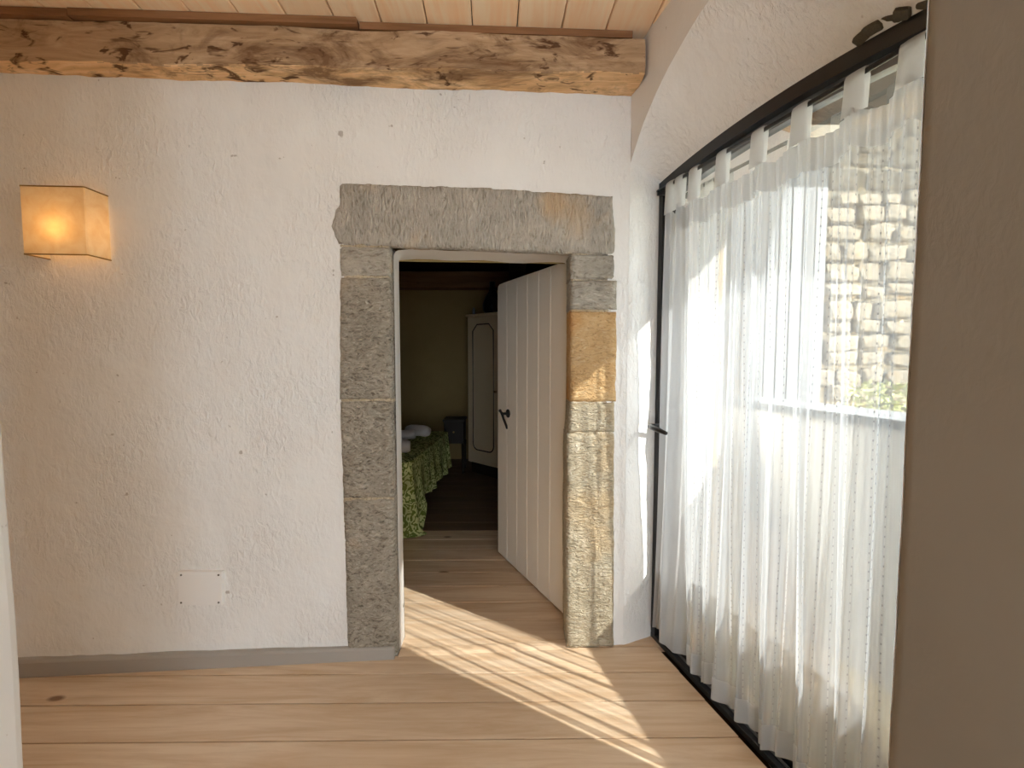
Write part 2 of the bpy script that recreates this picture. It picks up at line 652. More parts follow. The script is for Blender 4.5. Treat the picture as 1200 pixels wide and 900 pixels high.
# plaster reveal and soffit behind the stones, splayed to the bedroom on the left
def outline(xl, xr, zt, r):
    p = [(xl, 0.0), (xl, 0.9)]
    for k in range(9):
        t = math.pi - k / 8 * math.pi / 2
        p.append((xl + r + r * math.cos(t), zt - r + r * math.sin(t)))
    for k in range(1, 12):
        xx = xl + r + (xr - 0.03 - xl - r) * k / 12
        p.append((xx, zt + 0.004 * math.sin(k * 1.3) + 0.004 * math.sin(k * 0.5)))
    for k in range(5):
        t = math.pi / 2 - k / 4 * math.pi / 2
        p.append((xr - 0.03 + 0.03 * math.cos(t), zt - 0.03 + 0.03 * math.sin(t)))
    p += [(xr, 0.9), (xr, 0.0)]
    return p
o1 = outline(-0.5335, 0.300, 1.876, 0.03)
o1b = outline(-0.5345, 0.276, 1.875, 0.035)
o2 = outline(-0.612, 0.284, 1.872, 0.075)
n = len(o1)
V = [wall_pt(x, z, 0.035) for x, z in o1] + [wall_pt(x, z, 0.135) for x, z in o1b] + [wall_pt(x, z, 0.235) for x, z in o2]
F = []
for k in range(2):
    for i in range(n - 1):
        F.append((k * n + i, k * n + i + 1, (k + 1) * n + i + 1, (k + 1) * n + i))
mesh('reveal', V, F, 'plaster_smooth', wb, smooth=True)
V, F = [], []
def quad(p):
    o = len(V); V.extend(p); F.append((o, o + 1, o + 2, o + 3))
BY = 0.24
for (xa, xb, za, zb) in ((-3.4, -0.60, 0, 2.9), (0.28, 1.1, 0, 2.9), (-0.60, 0.28, 1.866, 2.9)):
    quad([wall_pt(xa, za, BY), wall_pt(xb, za, BY), wall_pt(xb, zb, BY), wall_pt(xa, zb, BY)])
mesh('bedroom_face', V, F, 'plaster_olive', wb)

# ------------------------------------------------------------------ stone door surround
sd = thing('stone_door_surround', (-0.14, wy(-0.14), 0), 'rough tooled sandstone surround of the bedroom doorway, lintel on two jambs', 'door frame')
def stone(name, left, right, bottom, top, mat, proud=0.010, depth=0.15, res=0.011, seed=0, rough=0.005, label=None):
    """left/right: functions of v giving x; bottom/top: functions of u giving z"""
    w = right(0.5) - left(0.5); h = top(0.5) - bottom(0.5)
    nu = max(6, int(w / res)); nv = max(6, int(h / res))
    V = []
    for j in range(nv):
        for i in range(nu):
            u = i / (nu - 1); v = j / (nv - 1)
            x = left(v) * (1 - u) + right(v) * u
            z = bottom(u) * (1 - v) + top(u) * v
            x += 0.003 * fbm(x + seed, 9.1, z, 12, 3) * (1 if i in (0, nu - 1) else 0)
            z += 0.003 * fbm(x + seed, 4.4, z, 12, 3) * (1 if j in (0, nv - 1) else 0)
            e = min(u * w, (1 - u) * w, v * h, (1 - v) * h)
            rnd = 0.010 * max(0.0, 1 - e / 0.014) ** 2
            off = -proud - 0.003 + rnd - rough * fbm(x + seed, 2.7, z, 22, 4) - 0.5 * rough * fbm(x, seed, z, 60, 2)
            V.append(wall_pt(x, z, off))
    F = grid_faces(nu, nv)
    ring = [i for i in range(nu)] + [j * nu + nu - 1 for j in range(1, nv)] + [(nv - 1) * nu + i for i in range(nu - 2, -1, -1)] + [j * nu for j in range(nv - 2, 0, -1)]
    o = len(V)
    for k in ring:
        p = V[k]
        V.append(Vector((p.x, wy(p.x) + depth, p.z)))
    m = len(ring)
    for k in range(m):
        F.append((ring[k], o + k, o + (k + 1) % m, ring[(k + 1) % m]))
    ob = mesh(name, V, F, mat, sd, smooth=True)
    if label: ob['label'] = label
    return ob
c_ = lambda a: (lambda t: a)
ln = lambda a, b: (lambda t: a + (b - a) * t)
def poly(pts):
    def f(t):
        for (a, va), (b, vb) in zip(pts[:-1], pts[1:]):
            if t <= b:
                return va + (vb - va) * (t - a) / (b - a)
        return pts[-1][1]
    return f
stone('lintel', poly([(0, -0.762), (0.12, -0.775), (0.3, -0.789), (0.55, -0.772), (0.65, -0.754), (1, -0.751)]),
      poly([(0, 0.471), (0.3, 0.474), (0.42, 0.480), (0.6, 0.466), (1, 0.459)]),
      poly([(0, 1.886), (0.2, 1.884), (0.45, 1.880), (0.8, 1.866), (1, 1.864)]), poly([(0, 2.150), (0.5, 2.149), (1, 2.126)]),
      'stone_lintel', 0.006, 0.045, 0.011, 1, 0.004, 'long grey sandstone lintel block')
# left jamb
stone('stone', ln(-0.752, -0.757), ln(-0.541, -0.538), c_(1.752), c_(1.879), 'stone_grey', 0.007, seed=2, rough=0.003)
stone('stone', ln(-0.768, -0.756), ln(-0.540, -0.540), c_(1.206), c_(1.744), 'stone_dark', 0.010, seed=3, rough=0.006)
stone('stone', ln(-0.764, -0.767), ln(-0.537, -0.541), c_(0.756), c_(1.196), 'stone_dark', 0.011, seed=4, rough=0.006)
stone('stone', ln(-0.758, -0.764), ln(-0.536, -0.538), c_(0.0), c_(0.748), 'stone_dark', 0.010, seed=5, rough=0.006)
# right jamb
stone('stone', ln(0.266, 0.266), ln(0.471, 0.470), c_(1.751), c_(1.861), 'stone_grey', 0.006, seed=6, rough=0.003)
stone('stone', ln(0.268, 0.268), ln(0.484, 0.482), c_(1.612), c_(1.745), 'stone_grey', 0.008, seed=7, rough=0.004)
stone('stone', ln(0.270, 0.268), ln(0.486, 0.484), c_(1.186), c_(1.604), 'stone_ochre', 0.007, seed=8, rough=0.005)
stone('stone', ln(0.262, 0.268), ln(0.480, 0.478), c_(1.042), c_(1.180), 'stone_tan', 0.009, seed=9, rough=0.004)
stone('stone', poly([(0, 0.262), (0.5, 0.256), (1, 0.256)]), poly([(0, 0.490), (1, 0.480)]), c_(0.0), c_(1.035), 'stone_tan', 0.011, seed=10, rough=0.006)
# mortar beds
for (xa, xb, za, zb, lip) in ((-0.755, -0.545, 1.738, 1.758, 0.009), (-0.766, -0.541, 1.190, 1.212, 0.010), (-0.765, -0.540, 0.742, 0.762, 0.009),
                        (0.272, 0.470, 1.741, 1.755, 0.003), (0.272, 0.483, 1.599, 1.617, 0.008), (0.272, 0.484, 1.174, 1.192, 0.008), (0.268, 0.479, 1.030, 1.047, 0.008),
                        (-0.756, -0.545, 1.872, 1.892, 0.004), (0.272, 0.468, 1.856, 1.870, 0.004)):
    stone('mortar_bed', c_(xa), c_(xb), c_(za), c_(zb), 'mortar', lip - 0.005, 0.13, 0.010, xa * 7, 0.010)

# ------------------------------------------------------------------ right wall: room face, arched embrasure, outer face
far_y, near_y = 2.154, 0.925
arch_i = [(far_y, 2.275), (2.05, 2.382), (1.992, 2.424), (1.92, 2.468), (1.843, 2.505), (1.746, 2.538), (1.65, 2.565), (1.534, 2.580)]
arch_i += [(2 * 1.534 - y, z) for y, z in arch_i[-2::-1]]
def resample(pts, n):
    d = [0.0]
    for a, b in zip(pts[:-1], pts[1:]):
        d.append(d[-1] + (Vector(b) - Vector(a)).length)
    out = []
    for k in range(n):
        t = d[-1] * k / (n - 1)
        i = 0
        while i < len(d) - 2 and d[i + 1] < t:
            i += 1
        u = (t - d[i]) / max(1e-9, d[i + 1] - d[i])
        out.append(Vector(pts[i]).lerp(Vector(pts[i + 1]), min(1, max(0, u))))
    return out
NJ, NA = 60, 70
ai = resample(arch_i, NA)
fy0, fy1 = 2.226, 0.975                                       # ends of the glazed frame
af = resample([(fy0 + (fy1 - fy0) * k / 30, head(fy0 + (fy1 - fy0) * k / 30)) for k in range(31)], NA)
ey0, ey1 = 2.47, 0.80                                        # ends of the outer arch
def ehead(y): return 2.235 - 0.16 * (y - 1.62) ** 2
ae = resample([(ey0 + (ey1 - ey0) * k / 30, ehead(ey0 + (ey1 - ey0) * k / 30)) for k in range(31)], NA)
def full(arc, xf):
    L = [(arc[0][0], arc[0][1] * k / NJ) for k in range(NJ)]
    Rr = [(arc[-1][0], arc[-1][1] * (NJ - 1 - k) / NJ) for k in range(NJ)]
    return [Vector((xf(y), y, z)) for y, z in L + [(a[0], a[1]) for a in arc] + Rr]
ci = full(ai, fx)
cf = full(af, lambda y: gx(y))
OUT = 0.50
ce = full(ae, lambda y: gx(y, OUT))
wr = thing('wall_right', (fx(0.5) + 0.2, 0.5, 0), kind='structure')
def strip(name, A, B, m, mat, amp, side):
    n = len(A); V = []
    for j in range(m):
        t = j / (m - 1)
        for i in range(n):
            p = A[i].lerp(B[i], t)
            # gentle belly in the soffit and hand-thrown unevenness
            q = amp * (0.9 * fbm(p.x, p.y, p.z, 2.6, 3) + 0.35 * fbm(p.x, p.y, p.z + 4, 9, 3))
            w = math.sin(math.pi * min(1, max(0, t))) ** 0.5 if side else 1 - t * 0.0
            nrm = Vector((0, -(p.y - 1.55), -(p.z - 1.3) if p.z > 2.2 else 0)).normalized()
            V.append(p + nrm * q * w)
    return mesh(name, V, grid_faces(n, m), mat, wr, smooth=True)
strip('embrasure', ci, cf, 22, 'plaster', 0.016, True)
strip('outer_reveal', [p for p in cf], ce, 10, 'house_render', 0.012, True)
# room face
V, F = [], []
ny = 0
ys_top = [p.y for p in ci[NJ:NJ + NA]]
m = 14
for k in range(NA):
    p = ci[NJ + k]
    for j in range(m):
        z = p.z + (2.92 - p.z) * j / (m - 1)
        d = 0.006 * fbm(p.y, 3.3, z, 2.4, 3) * (1 if j else 0)
        V.append(Vector((fx(p.y) + d, p.y, z)))
for k in range(NA - 1):
    for j in range(m - 1):
        a = k * m + j
        F.append((a, a + 1, a + m + 1, a + m))
mesh('room_face_above_arch', V, F, 'plaster_smooth', wr, smooth=True)
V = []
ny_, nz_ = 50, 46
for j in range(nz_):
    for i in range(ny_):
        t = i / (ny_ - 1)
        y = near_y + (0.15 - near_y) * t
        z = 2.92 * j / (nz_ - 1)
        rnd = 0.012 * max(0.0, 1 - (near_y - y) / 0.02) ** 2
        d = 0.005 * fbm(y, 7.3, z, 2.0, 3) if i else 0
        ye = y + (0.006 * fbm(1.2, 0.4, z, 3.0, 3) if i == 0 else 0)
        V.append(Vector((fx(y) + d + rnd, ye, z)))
mesh('room_face', V, grid_faces(ny_, nz_), 'plaster_shaded', wr, smooth=True)  # same wall plaster, darkened in colour to read as shaded
# outer face round the arch
V, F = [], []
m = 2
for k in range(NA):
    p = ce[NJ + k]
    V += [p.copy(), Vector((p.x, p.y, 3.3))]
for k in range(NA - 1):
    F.append((k * 2, k * 2 + 1, k * 2 + 3, k * 2 + 2))
for (ya, yb) in ((0.28, ey1),):
    o = len(V)
    V += [Vector((gx(ya, OUT), ya, -0.2)), Vector((gx(yb, OUT), yb, -0.2)), Vector((gx(yb, OUT), yb, 3.3)), Vector((gx(ya, OUT), ya, 3.3))]
    F.append((o, o + 1, o + 2, o + 3))
mesh('outer_face', V, F, 'plaster_smooth', wr)
xo = gx(ey0, OUT)
MB().add([(xo, ey0, -0.2), (xo + 0.05, 6.6, -0.2), (xo + 0.05, 6.6, 3.3), (xo, ey0, 3.3)], [(0, 1, 2, 3)]).build('wall_outer', 'plaster_smooth')['kind'] = 'structure'

# ------------------------------------------------------------------ rest of the shell
rf = thing('ceiling', (-0.8, 1.0, CEIL), kind='structure')
MB().box((-3.5, -2.8, CEIL + 0.035), (1.75, 6.5, CEIL + 0.15)).box((1.75, -2.8, CEIL + 0.035), (2.3, 0.28, CEIL + 0.15)).build('deck', 'dark_gap', rf)
bw = 0.1835
k = 0
dirv = Vector((-0.043, 1, 0))
x = 0.021 - bw * 19
while x < 2.0:
    g = 0.0022
    y0_, y1_ = -2.6, 2.36
    V = []
    for yy in (y0_, y1_):
        xo = x + dirv.x * (yy - 1.98)
        for (e, z) in ((g, CEIL + 0.022), (g, CEIL + 0.004), (g + 0.004, CEIL), (bw - g - 0.004, CEIL), (bw - g, CEIL + 0.004), (bw - g, CEIL + 0.022)):
            V.append((xo + e, yy, z))
    F = [(q, q + 1, q + 7, q + 6) for q in range(5)] + [(0, 6, 11, 5), (5, 4, 3, 2, 1, 0), (6, 7, 8, 9, 10, 11)]
    mesh('ceiling_board', V, F, 'ceiling_pine', rf)
    x += bw
wl = thing('wall_left', (-1.3, 0, 0), kind='structure')
V = []
nv2 = 40
prof = [(-1.50, 1.03), (-1.16, 1.03), (-1.148, 1.027), (-1.140, 1.018), (-1.137, 1.005), (-1.137, 0.7), (-1.137, 0.45), (-1.50, 0.45), (-1.50, 1.03)]
for j in range(nv2):
    z = 2.9 * j / (nv2 - 1)
    for (px, py) in prof:
        V.append((px + 0.004 * fbm(px, py, z, 2, 3), py + 0.004 * fbm(py, px, z, 2, 3), z))
mesh('partition', V, grid_faces(len(prof), nv2, flip=True), 'plaster_smooth', wl, smooth=False)
MB().box((-3.45, -2.7, -0.1), (-3.28, 2.4, 2.92)).build('outer_wall', 'plaster_smooth', wl)
wre = thing('wall_rear', (-0.2, -2.6, 0), kind='structure')
for lo, hi in (((-3.5, -2.75, -0.1), (-0.3, -2.6, 2.92)), ((-0.3, -2.75, 2.6), (2.25, -2.6, 2.92)),
               ((2.1, -2.6, -0.1), (2.25, 0.13, 2.92)), ((fx(0.15) + 0.002, 0.13, -0.1), (2.25, 0.28, 2.92))):
    MB().box(lo, hi).build('pier', 'plaster_smooth', wre)

# beam on the back wall, hewn by hand
nu, npf = 150, 22
V = []
x0, x1 = -3.25, 0.553
for i in range(nu):
    x = x0 + (x1 - x0) * i / (nu - 1)
    yf = 1.962 + 0.046 * (x + 0.1)
    yb = wy(x) + 0.05
    zb = 2.563 + 0.012 * (x + 0.5) * 0.6
    zt = 2.712
    ring = []
    for k in range(8): ring.append((yf, zt - (zt - zb - 0.004) * k / 7))
    for k in range(1, 3): ring.append((yf + 0.004 * k / 2, zb + 0.004 * (1 - k / 2)))
    for k in range(1, 6): ring.append((yf + 0.004 + (yb - yf - 0.004) * k / 5, zb))
    for k in range(1, 4): ring.append((yb, zb + (zt - zb) * k / 3))
    for k in range(1, 4): ring.append((yb + (yf - yb) * k / 4, zt))
    npf = len(ring)
    for (yy, zz) in ring:
        s1 = fbm(x * 0.5, yy, zz, 5, 4); s2 = fbm(x * 0.5 + 9, yy, zz, 5, 4)
        chop = 0.004 * fbm(x * 1.4, yy * 3, zz * 3, 9, 3)
        V.append((x + (0.004 * s2 if i == nu - 1 else 0), yy - 0.009 * s1 + chop, zz + 0.008 * s2 + chop))
F = []
for i in range(nu - 1):
    for k in range(npf):
        F.append((i * npf + k, i * npf + (k + 1) % npf, (i + 1) * npf + (k + 1) % npf, (i + 1) * npf + k))
F += [tuple(range(npf)), tuple((nu - 1) * npf + k for k in range(npf - 1, -1, -1))]
beam = mesh('ceiling_beam', V, [q[::-1] for q in F], 'beam_wood', smooth=True)
beam.data.set_sharp_from_angle(angle=R(32))
beam.data.materials.append(M['beam_lit_underside'])
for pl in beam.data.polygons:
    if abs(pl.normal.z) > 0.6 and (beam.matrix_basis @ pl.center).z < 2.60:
        pl.material_index = 1  # downward faces get the painted bounce light
tag(beam, 'rough-hewn brown timber beam under the board ceiling along the white wall', 'beam')
def strip_board(xa, xb, yo, za, zb, name, lab):
    V = []
    for x in (xa, xb):
        y = 1.962 + 0.046 * (x + 0.1) + yo
        V += [(x, y, za), (x, y, zb), (x, y + 0.12, zb), (x, y + 0.12, za)]
    F = [(0, 4, 5, 1), (1, 5, 6, 2), (2, 6, 7, 3), (3, 7, 4, 0), (0, 1, 2, 3), (7, 6, 5, 4)]
    tag(mesh(name, V, F, 'strip_wood'), lab, kind='structure')
strip_board(-1.72, -0.62, -0.022, 2.716, 2.744, 'trim_2', 'short brown batten on top of the timber beam')
strip_board(-3.2, -1.724, -0.020, 2.714, 2.742, 'trim_3', 'long brown batten at the left on top of the timber beam')
strip_board(-0.615, 0.50, 0.004, 2.716, 2.744, 'trim_4', 'recessed dark batten on top of the timber beam')

# baseboard
V, F = [], []
pf = [(-0.026, 0), (-0.026, 0.048), (-0.018, 0.056), (0.02, 0.058), (0.02, 0)]
for (x, sc_) in ((-3.25, 1.6), (-0.545, 1.0)):
    for (e, z) in pf:
        V.append(wall_pt(x, z * sc_, e))
F = [(k, k + 1, k + 6, k + 5) for k in range(4)] + [(4, 3, 2, 1, 0), (5, 6, 7, 8, 9)]
bb = mesh('baseboard_back', V, [q[::-1] for q in F], 'baseboard_grey')
tag(bb, 'grey painted baseboard along the foot of the white wall', kind='structure')

# ------------------------------------------------------------------ bedroom door leaf (opened into the dark room)
A = Vector((0.276, 2.402, 0)); B = Vector((-0.103, 3.199, 0))
dd = (B - A).normalized()
nn = Vector((dd.y, -dd.x, 0))                          # away from the visible face
if nn.x < 0: nn = -nn
door = thing('door_1', A, 'cream painted plank door standing open into the dark bedroom', 'door', kind='structure')
ztop = 1.886
edges = [-0.035, 0.152, 0.288, 0.427, 0.568, 0.721, 0.876]
for i, (a, b) in enumerate(zip(edges[:-1], edges[1:])):
    last = i == len(edges) - 2
    outl = [(a + 0.001, 0.012), (b - 0.001, 0.012)]
    if last:
        outl += [(b - 0.001, ztop - 0.035), (b - 0.008, ztop - 0.012), (b - 0.03, ztop - 0.002)]
    else:
        outl += [(b - 0.001, ztop)]
    outl += [(a + 0.001, ztop)]
    n = len(outl)
    cx = sum(p[0] for p in outl) / n; cz = (0.012 + ztop) / 2
    V = []
    for (dep, ins) in ((0.036, 0.0), (0.0025, 0.0), (0.0, 0.003)):
        for (s_, z_) in outl:
            s2 = s_ + (ins if s_ < cx else -ins)
            V.append(A + dd * s2 + nn * dep + Vector((0, 0, z_ + (ins if z_ < cz else -ins))))
    F = [tuple(range(n))]
    for k in range(2):
        for q in range(n):
            F.append((k * n + q, k * n + (q + 1) % n, (k + 1) * n + (q + 1) % n, (k + 1) * n + q))
    F.append(tuple(2 * n + q for q in range(n - 1, -1, -1)))
    mesh('board', V, F, 'door_paint', door)
hb = A + dd * 0.695
hp = lambda s_, z_, o_: A + dd * s_ - nn * o_ + Vector((0, 0, z_))
mb = MB()
mb.tube([hp(0.695, 1.020, -0.004), hp(0.695, 1.020, 0.008)], 0.028, 14)
mb.tube([hp(0.695, 1.020, 0.006), hp(0.695, 1.020, 0.045)], 0.009, 10)
hd = mb.build('handle', 'iron', door, smooth=False)
hd['label'] = 'black iron door handle'
MB().tube([hp(0.728, 1.038, 0.048), hp(0.712, 1.030, 0.048), hp(0.695, 1.020, 0.047), hp(0.670, 0.995, 0.05), hp(0.645, 0.972, 0.05), hp(0.628, 0.950, 0.048), hp(0.622, 0.930, 0.046)],
          [0.011, 0.008, 0.010, 0.008, 0.008, 0.0075, 0.006], 10).build('lever', 'iron', hd, smooth=True)

# ------------------------------------------------------------------ arched glazed door
gd = thing('door_2', (gx(1.6), 1.6, 0), 'black metal framed arched glass door behind the sheer curtain', 'glass door', kind='structure')
def gpt(y, z, o=0.0): return Vector((gx(y, o), y, z))
def ring_frame(name, outer, inner, o0, o1, mat):
    n = len(outer); V = []
    for pts, o in ((outer, o0), (inner, o0), (inner, o1), (outer, o1)):
        V += [gpt(y, z, o) for y, z in pts]
    F = []
    for k in range(4):
        k2 = (k + 1) % 4
        for i in range(n - 1):
            F.append((k * n + i, k * n + i + 1, k2 * n + i + 1, k2 * n + i))
    F += [(0, n, 2 * n, 3 * n), (n - 1, 4 * n - 1, 3 * n - 1, 2 * n - 1)]
    return mesh(name, V, F, mat, gd)
def head_poly(dz, ya, yb, n=40): return [(ya + (yb - ya) * k / (n - 1), head(ya + (yb - ya) * k / (n - 1)) + dz) for k in range(n)]
YN = 0.975                                                   # near end of the frame, behind the wall edge
ring_frame('frame_head', head_poly(0.004, 2.226, YN), head_poly(-0.046, 2.226, YN), 0.0, 0.080, 'black_metal')
ring_frame('sash_head', head_poly(-0.046, 2.215, YN + 0.012), head_poly(-0.082, 2.215, YN + 0.012), 0.034, 0.072, 'grey_metal')
for ya, yb in ((2.226, 2.196), (YN, YN + 0.03)):
    ring_frame('frame_stile', [(ya, 0), (ya, head(ya) - 0.04)], [(yb, 0), (yb, head(yb) - 0.04)], 0.002, 0.080, 'black_metal')
for ya, yb in ((2.194, 2.150), (YN + 0.032, YN + 0.076)):
    ring_frame('sash_stile', [(ya, 0.05), (ya, head(ya) - 0.08)], [(yb, 0.05), (yb, head(yb) - 0.08)], 0.036, 0.072, 'black_metal')
ring_frame('sill', [(2.226, 0.0), (YN, 0.0)], [(2.226, 0.022), (YN, 0.022)], 0.0, 0.095, 'black_metal')
ring_frame('bottom_rail', [(2.194, 0.024), (YN + 0.032, 0.024)], [(2.194, 0.050), (YN + 0.032, 0.050)], 0.038, 0.072, 'black_metal')
ring_frame('track', [(2.194, 0.022), (YN + 0.032, 0.022)], [(2.194, 0.032), (YN + 0.032, 0.032)], 0.026, 0.031, 'grey_metal')
ya, yb = 2.15, YN + 0.076
pn = [(ya, 0.050)] + [(ya - (ya - yb) * k / 24, head(ya - (ya - yb) * k / 24) - 0.08) for k in range(25)] + [(yb, 0.050)]
n = len(pn)
mesh('pane', [gpt(y, z, 0.052) for y, z in pn] + [gpt(y, z, 0.057) for y, z in pn],
     [tuple(range(n)), tuple(range(2 * n - 1, n - 1, -1))] + [(k, n + k, n + (k + 1) % n, (k + 1) % n) for k in range(n)], 'pane_glass', gd)
inward = Vector((-1, -GS, 0)).normalized()
alongn = Vector((GS, -1, 0)).normalized()
gh = MB().box((-0.006, -0.016, -0.11), (0.004, 0.016, 0.11), Matrix.Translation(gpt(2.172, 1.06, 0.032)), 0.002).build('handle', 'black_metal', gd)
gh['label'] = 'black lever handle on a long plate'
p0 = gpt(2.172, 1.072, 0.03)
MB().tube([p0, p0 + inward * 0.085, p0 + inward * 0.098 + alongn * 0.012, p0 + inward * 0.102 + alongn * 0.06 - Vector((0, 0, 0.004)), p0 + inward * 0.100 + alongn * 0.145 - Vector((0, 0, 0.012))], [0.009, 0.009, 0.013, 0.013, 0.008], 10).build('lever', 'black_metal', gh, smooth=True)

# ------------------------------------------------------------------ curtain on its rod
CO = -0.026
rod_y0, rod_y1 = 2.190, 0.985
rod_z = 2.150
rod = thing('curtain_rod', gpt(1.63, rod_z, CO), 'thin black curtain rod threaded through the curtain tabs', 'curtain rod')
MB().tube([gpt(rod_y0, rod_z + 0.012, CO), gpt(rod_y1, rod_z - 0.014, CO)], 0.007, 10).build('bar', 'black_metal', rod, smooth=True)
for yb in (2.18, 0.992):
    MB().box((-0.008, -0.008, -0.010), (0.060, 0.008, 0.010), Matrix.Translation(gpt(yb, rod_z, CO)), 0.002).build('bracket', 'black_metal', rod)

cur = thing('sheer_curtain', gpt(1.63, 0.07, CO), 'sheer white tab-top curtain with stitched stripes hanging before the glass door', 'curtain')
CY0, CY1 = 2.105, 0.985
NU, NV = 620, 72
tab_y = [2.086, 2.020, 1.925, 1.765, 1.595, 1.435, 1.270, 1.135, 1.0]
def fold(s, h):
    """room-ward offset of the cloth at s (0 far .. 1 near) and height fraction h (0 hem .. 1 heading)"""
    L = s * (CY0 - CY1)
    low = 1 - h
    a = 0.009 + 0.017 * low ** 0.8
    w1 = L / 0.098 + 0.35 * math.sin(5.1 * L + 0.6) + 0.25 * math.sin(11.0 * L + 2.0 * low)
    f = a * math.sin(2 * math.pi * w1)
    f += 0.45 * a * math.sin(2 * math.pi * (L / 0.047 + 0.4 * math.sin(7 * L + 1.3) + 0.3 * low))
    f += (0.012 * low) * math.sin(2 * math.pi * L / 0.36 + 0.8)
    f += 0.006 * low * noise.noise(Vector((L * 22, h * 2.0, 0.3)))
    fine = 0.0035 * math.sin(2 * math.pi * L / 0.021 + 3 * math.sin(9 * L))
    return f + fine * (0.5 + 0.5 * h)
def sway(s, h):
    L = s * (CY0 - CY1)
    return 0.012 * (1 - h) * math.sin(2 * math.pi * L / 0.3 + 1.1) + 0.062 * max(0.0, 1 - L / 0.24) * (1 - h) ** 1.6
def top_z(y):
    z = 2.056 + (rod_z - 2.150) - 0.026 * (1.63 - y) * -0.5
    # sag between tabs
    for a, b in zip(tab_y[:-1], tab_y[1:]):
        if b <= y <= a:
            t = (a - y) / (a - b)
            return z - 0.030 * math.sin(math.pi * t) ** 0.8
    return z
def hem_z(y, s):
    return 0.064 + 0.012 * math.sin(2 * math.pi * s * 3.1 + 0.9) + 0.008 * math.sin(2 * math.pi * s * 7.3)
V, UV = [], []
arc = 0.0
prev = None
us = []
for i in range(NU):
    s = i / (NU - 1)
    p = Vector((fold(s, 0.4), s * (CY0 - CY1)))
    if prev is not None:
        arc += (p - prev).length
    prev = p
    us.append(arc)
def cpt(s, h, extra=0.0):
    y = CY0 + (CY1 - CY0) * s
    yy = y + sway(s, h)
    zt = top_z(y); zb = hem_z(y, s)
    z = zb + (zt - zb) * h
    off = fold(s, h) + 0.022 - 0.020 * (1 - h)
    lean = 0.0
    base = gpt(yy, z, CO)
    return base + inward * (off - 0.022 + extra)
for j in range(NV):
    h = j / (NV - 1)
    for i in range(NU):
        V.append(cpt(i / (NU - 1), h))
        UV.append((us[i], h * 2.0))
mesh('cloth', V, grid_faces(NU, NV), 'sheer', cur, smooth=True, uvs=UV)
# double layer of the hem and of the heading
for nm, h0, h1, ex in (('hem', 0.0, 0.046, 0.003), ('heading', 0.952, 1.0, 0.003)):
    V, UV = [], []
    for j in range(4):
        h = h0 + (h1 - h0) * j / 3
        for i in range(NU):
            V.append(cpt(i / (NU - 1), h, ex))
            UV.append((us[i], h * 2.0))
    mesh(nm, V, grid_faces(NU, 4), 'sheer_hem', cur, smooth=True, uvs=UV)
# folded side hem, double cloth at the edge that meets the frame
V, UV = [], []
ns_ = 90
for j in range(NV):
    for i in range(ns_):
        V.append(cpt(i / (NU - 1), j / (NV - 1), 0.003))
        UV.append((us[i], j / (NV - 1) * 2.0))
mesh('side_hem', V, grid_faces(ns_, NV), 'sheer_hem', cur, smooth=True, uvs=UV)
for ty in tab_y:
    s = (CY0 - ty) / (CY0 - CY1)
    rz = rod_z + 0.012 - 0.026 * (rod_y0 - ty) / (rod_y0 - rod_y1)
    wd = 0.027
    V = []
    rows = []
    bot = cpt(min(1, max(0, s)), 0.97)
    for (o, z) in ((0.012, top_z(ty) - 0.02), (0.010, (top_z(ty) + rz) / 2), (0.010, rz - 0.002), (0.006, rz + 0.009), (-0.002, rz + 0.011), (-0.009, rz + 0.004), (-0.010, rz - 0.012), (-0.006, (top_z(ty) + rz) / 2), (0.0, top_z(ty) - 0.015)):
        for e in (-1, -0.33, 0.33, 1):
            flare = 1.0 + 0.18 * max(0, (rz - z) / 0.1)
            bow = 0.003 * (1 - e * e)
            V.append(gpt(ty + e * wd * flare, z, CO) + inward * (o + bow))
    mesh('tab', V, grid_faces(4, 9), 'sheer_hem', cur, smooth=True)

# ------------------------------------------------------------------ wall lamp
lx0, lx1, lz0, lz1, ld = -1.936, -1.697, 1.803, 2.068, 0.112
lamp = thing('wall_lamp', wall_pt(-1.817, 1.803, 0), 'lit box-shaped parchment wall lamp on the white wall', 'wall lamp')
def lp(x, z, d): return wall_pt(x, z, -d)
th = 0.003
V, F = [], []
path = [(lx0, 0.004), (lx0, ld - 0.004), (lx0 + 0.004, ld), (lx1 - 0.004, ld), (lx1, ld - 0.004), (lx1, 0.004)]
cxm = (lx0 + lx1) / 2
for ins in (0, 1):
    for z in (lz0, lz1):
        for (x, d) in path:
            xi = x + (th if x < cxm else -th) * ins
            V.append(lp(xi, z + (0.006 * (x - cxm) if z == lz1 else 0), d - (th if d > 0.01 else 0) * ins))
n = 6
for i in range(n - 1):
    F.append((i, i + 1, n + i + 1, n + i))
shade = mesh('shade', V[:2 * n], F, 'lamp_parchment', lamp)
for z, nm in ((lz0, 'rim'), (lz1, 'rim')):
    mb = MB()
    mb.tube([lp(x, z + (0.006 * (x - cxm) if z == lz1 else 0), d) for x, d in path], 0.0028, 6)
    mb.build(nm, 'brass', shade)
MB().box((-0.035, -0.006, -0.05), (0.035, 0.008, 0.05), Matrix.Translation(lp(-1.817, 1.93, 0.004)), 0.003).build('back_plate', 'plate_white', lamp)
br = MB()
br.tube([lp(-1.817, 1.90, 0.0), lp(-1.817, 1.875, 0.045), lp(-1.817, 1.862, 0.052)], 0.010, 10)
br.tube([lp(-1.817, 1.842, 0.054), lp(-1.817, 1.872, 0.054)], 0.014, 12)
br.build('socket', 'plate_white', lamp, smooth=False)
bc = lp(-1.817, 1.872, 0.054)
MB().lathe([(0.008, 0.0), (0.016, 0.006), (0.027, 0.026), (0.030, 0.042), (0.026, 0.058), (0.016, 0.070), (0.003, 0.074)], bc, 16).build('bulb', 'bulb_glow', lamp, smooth=True)

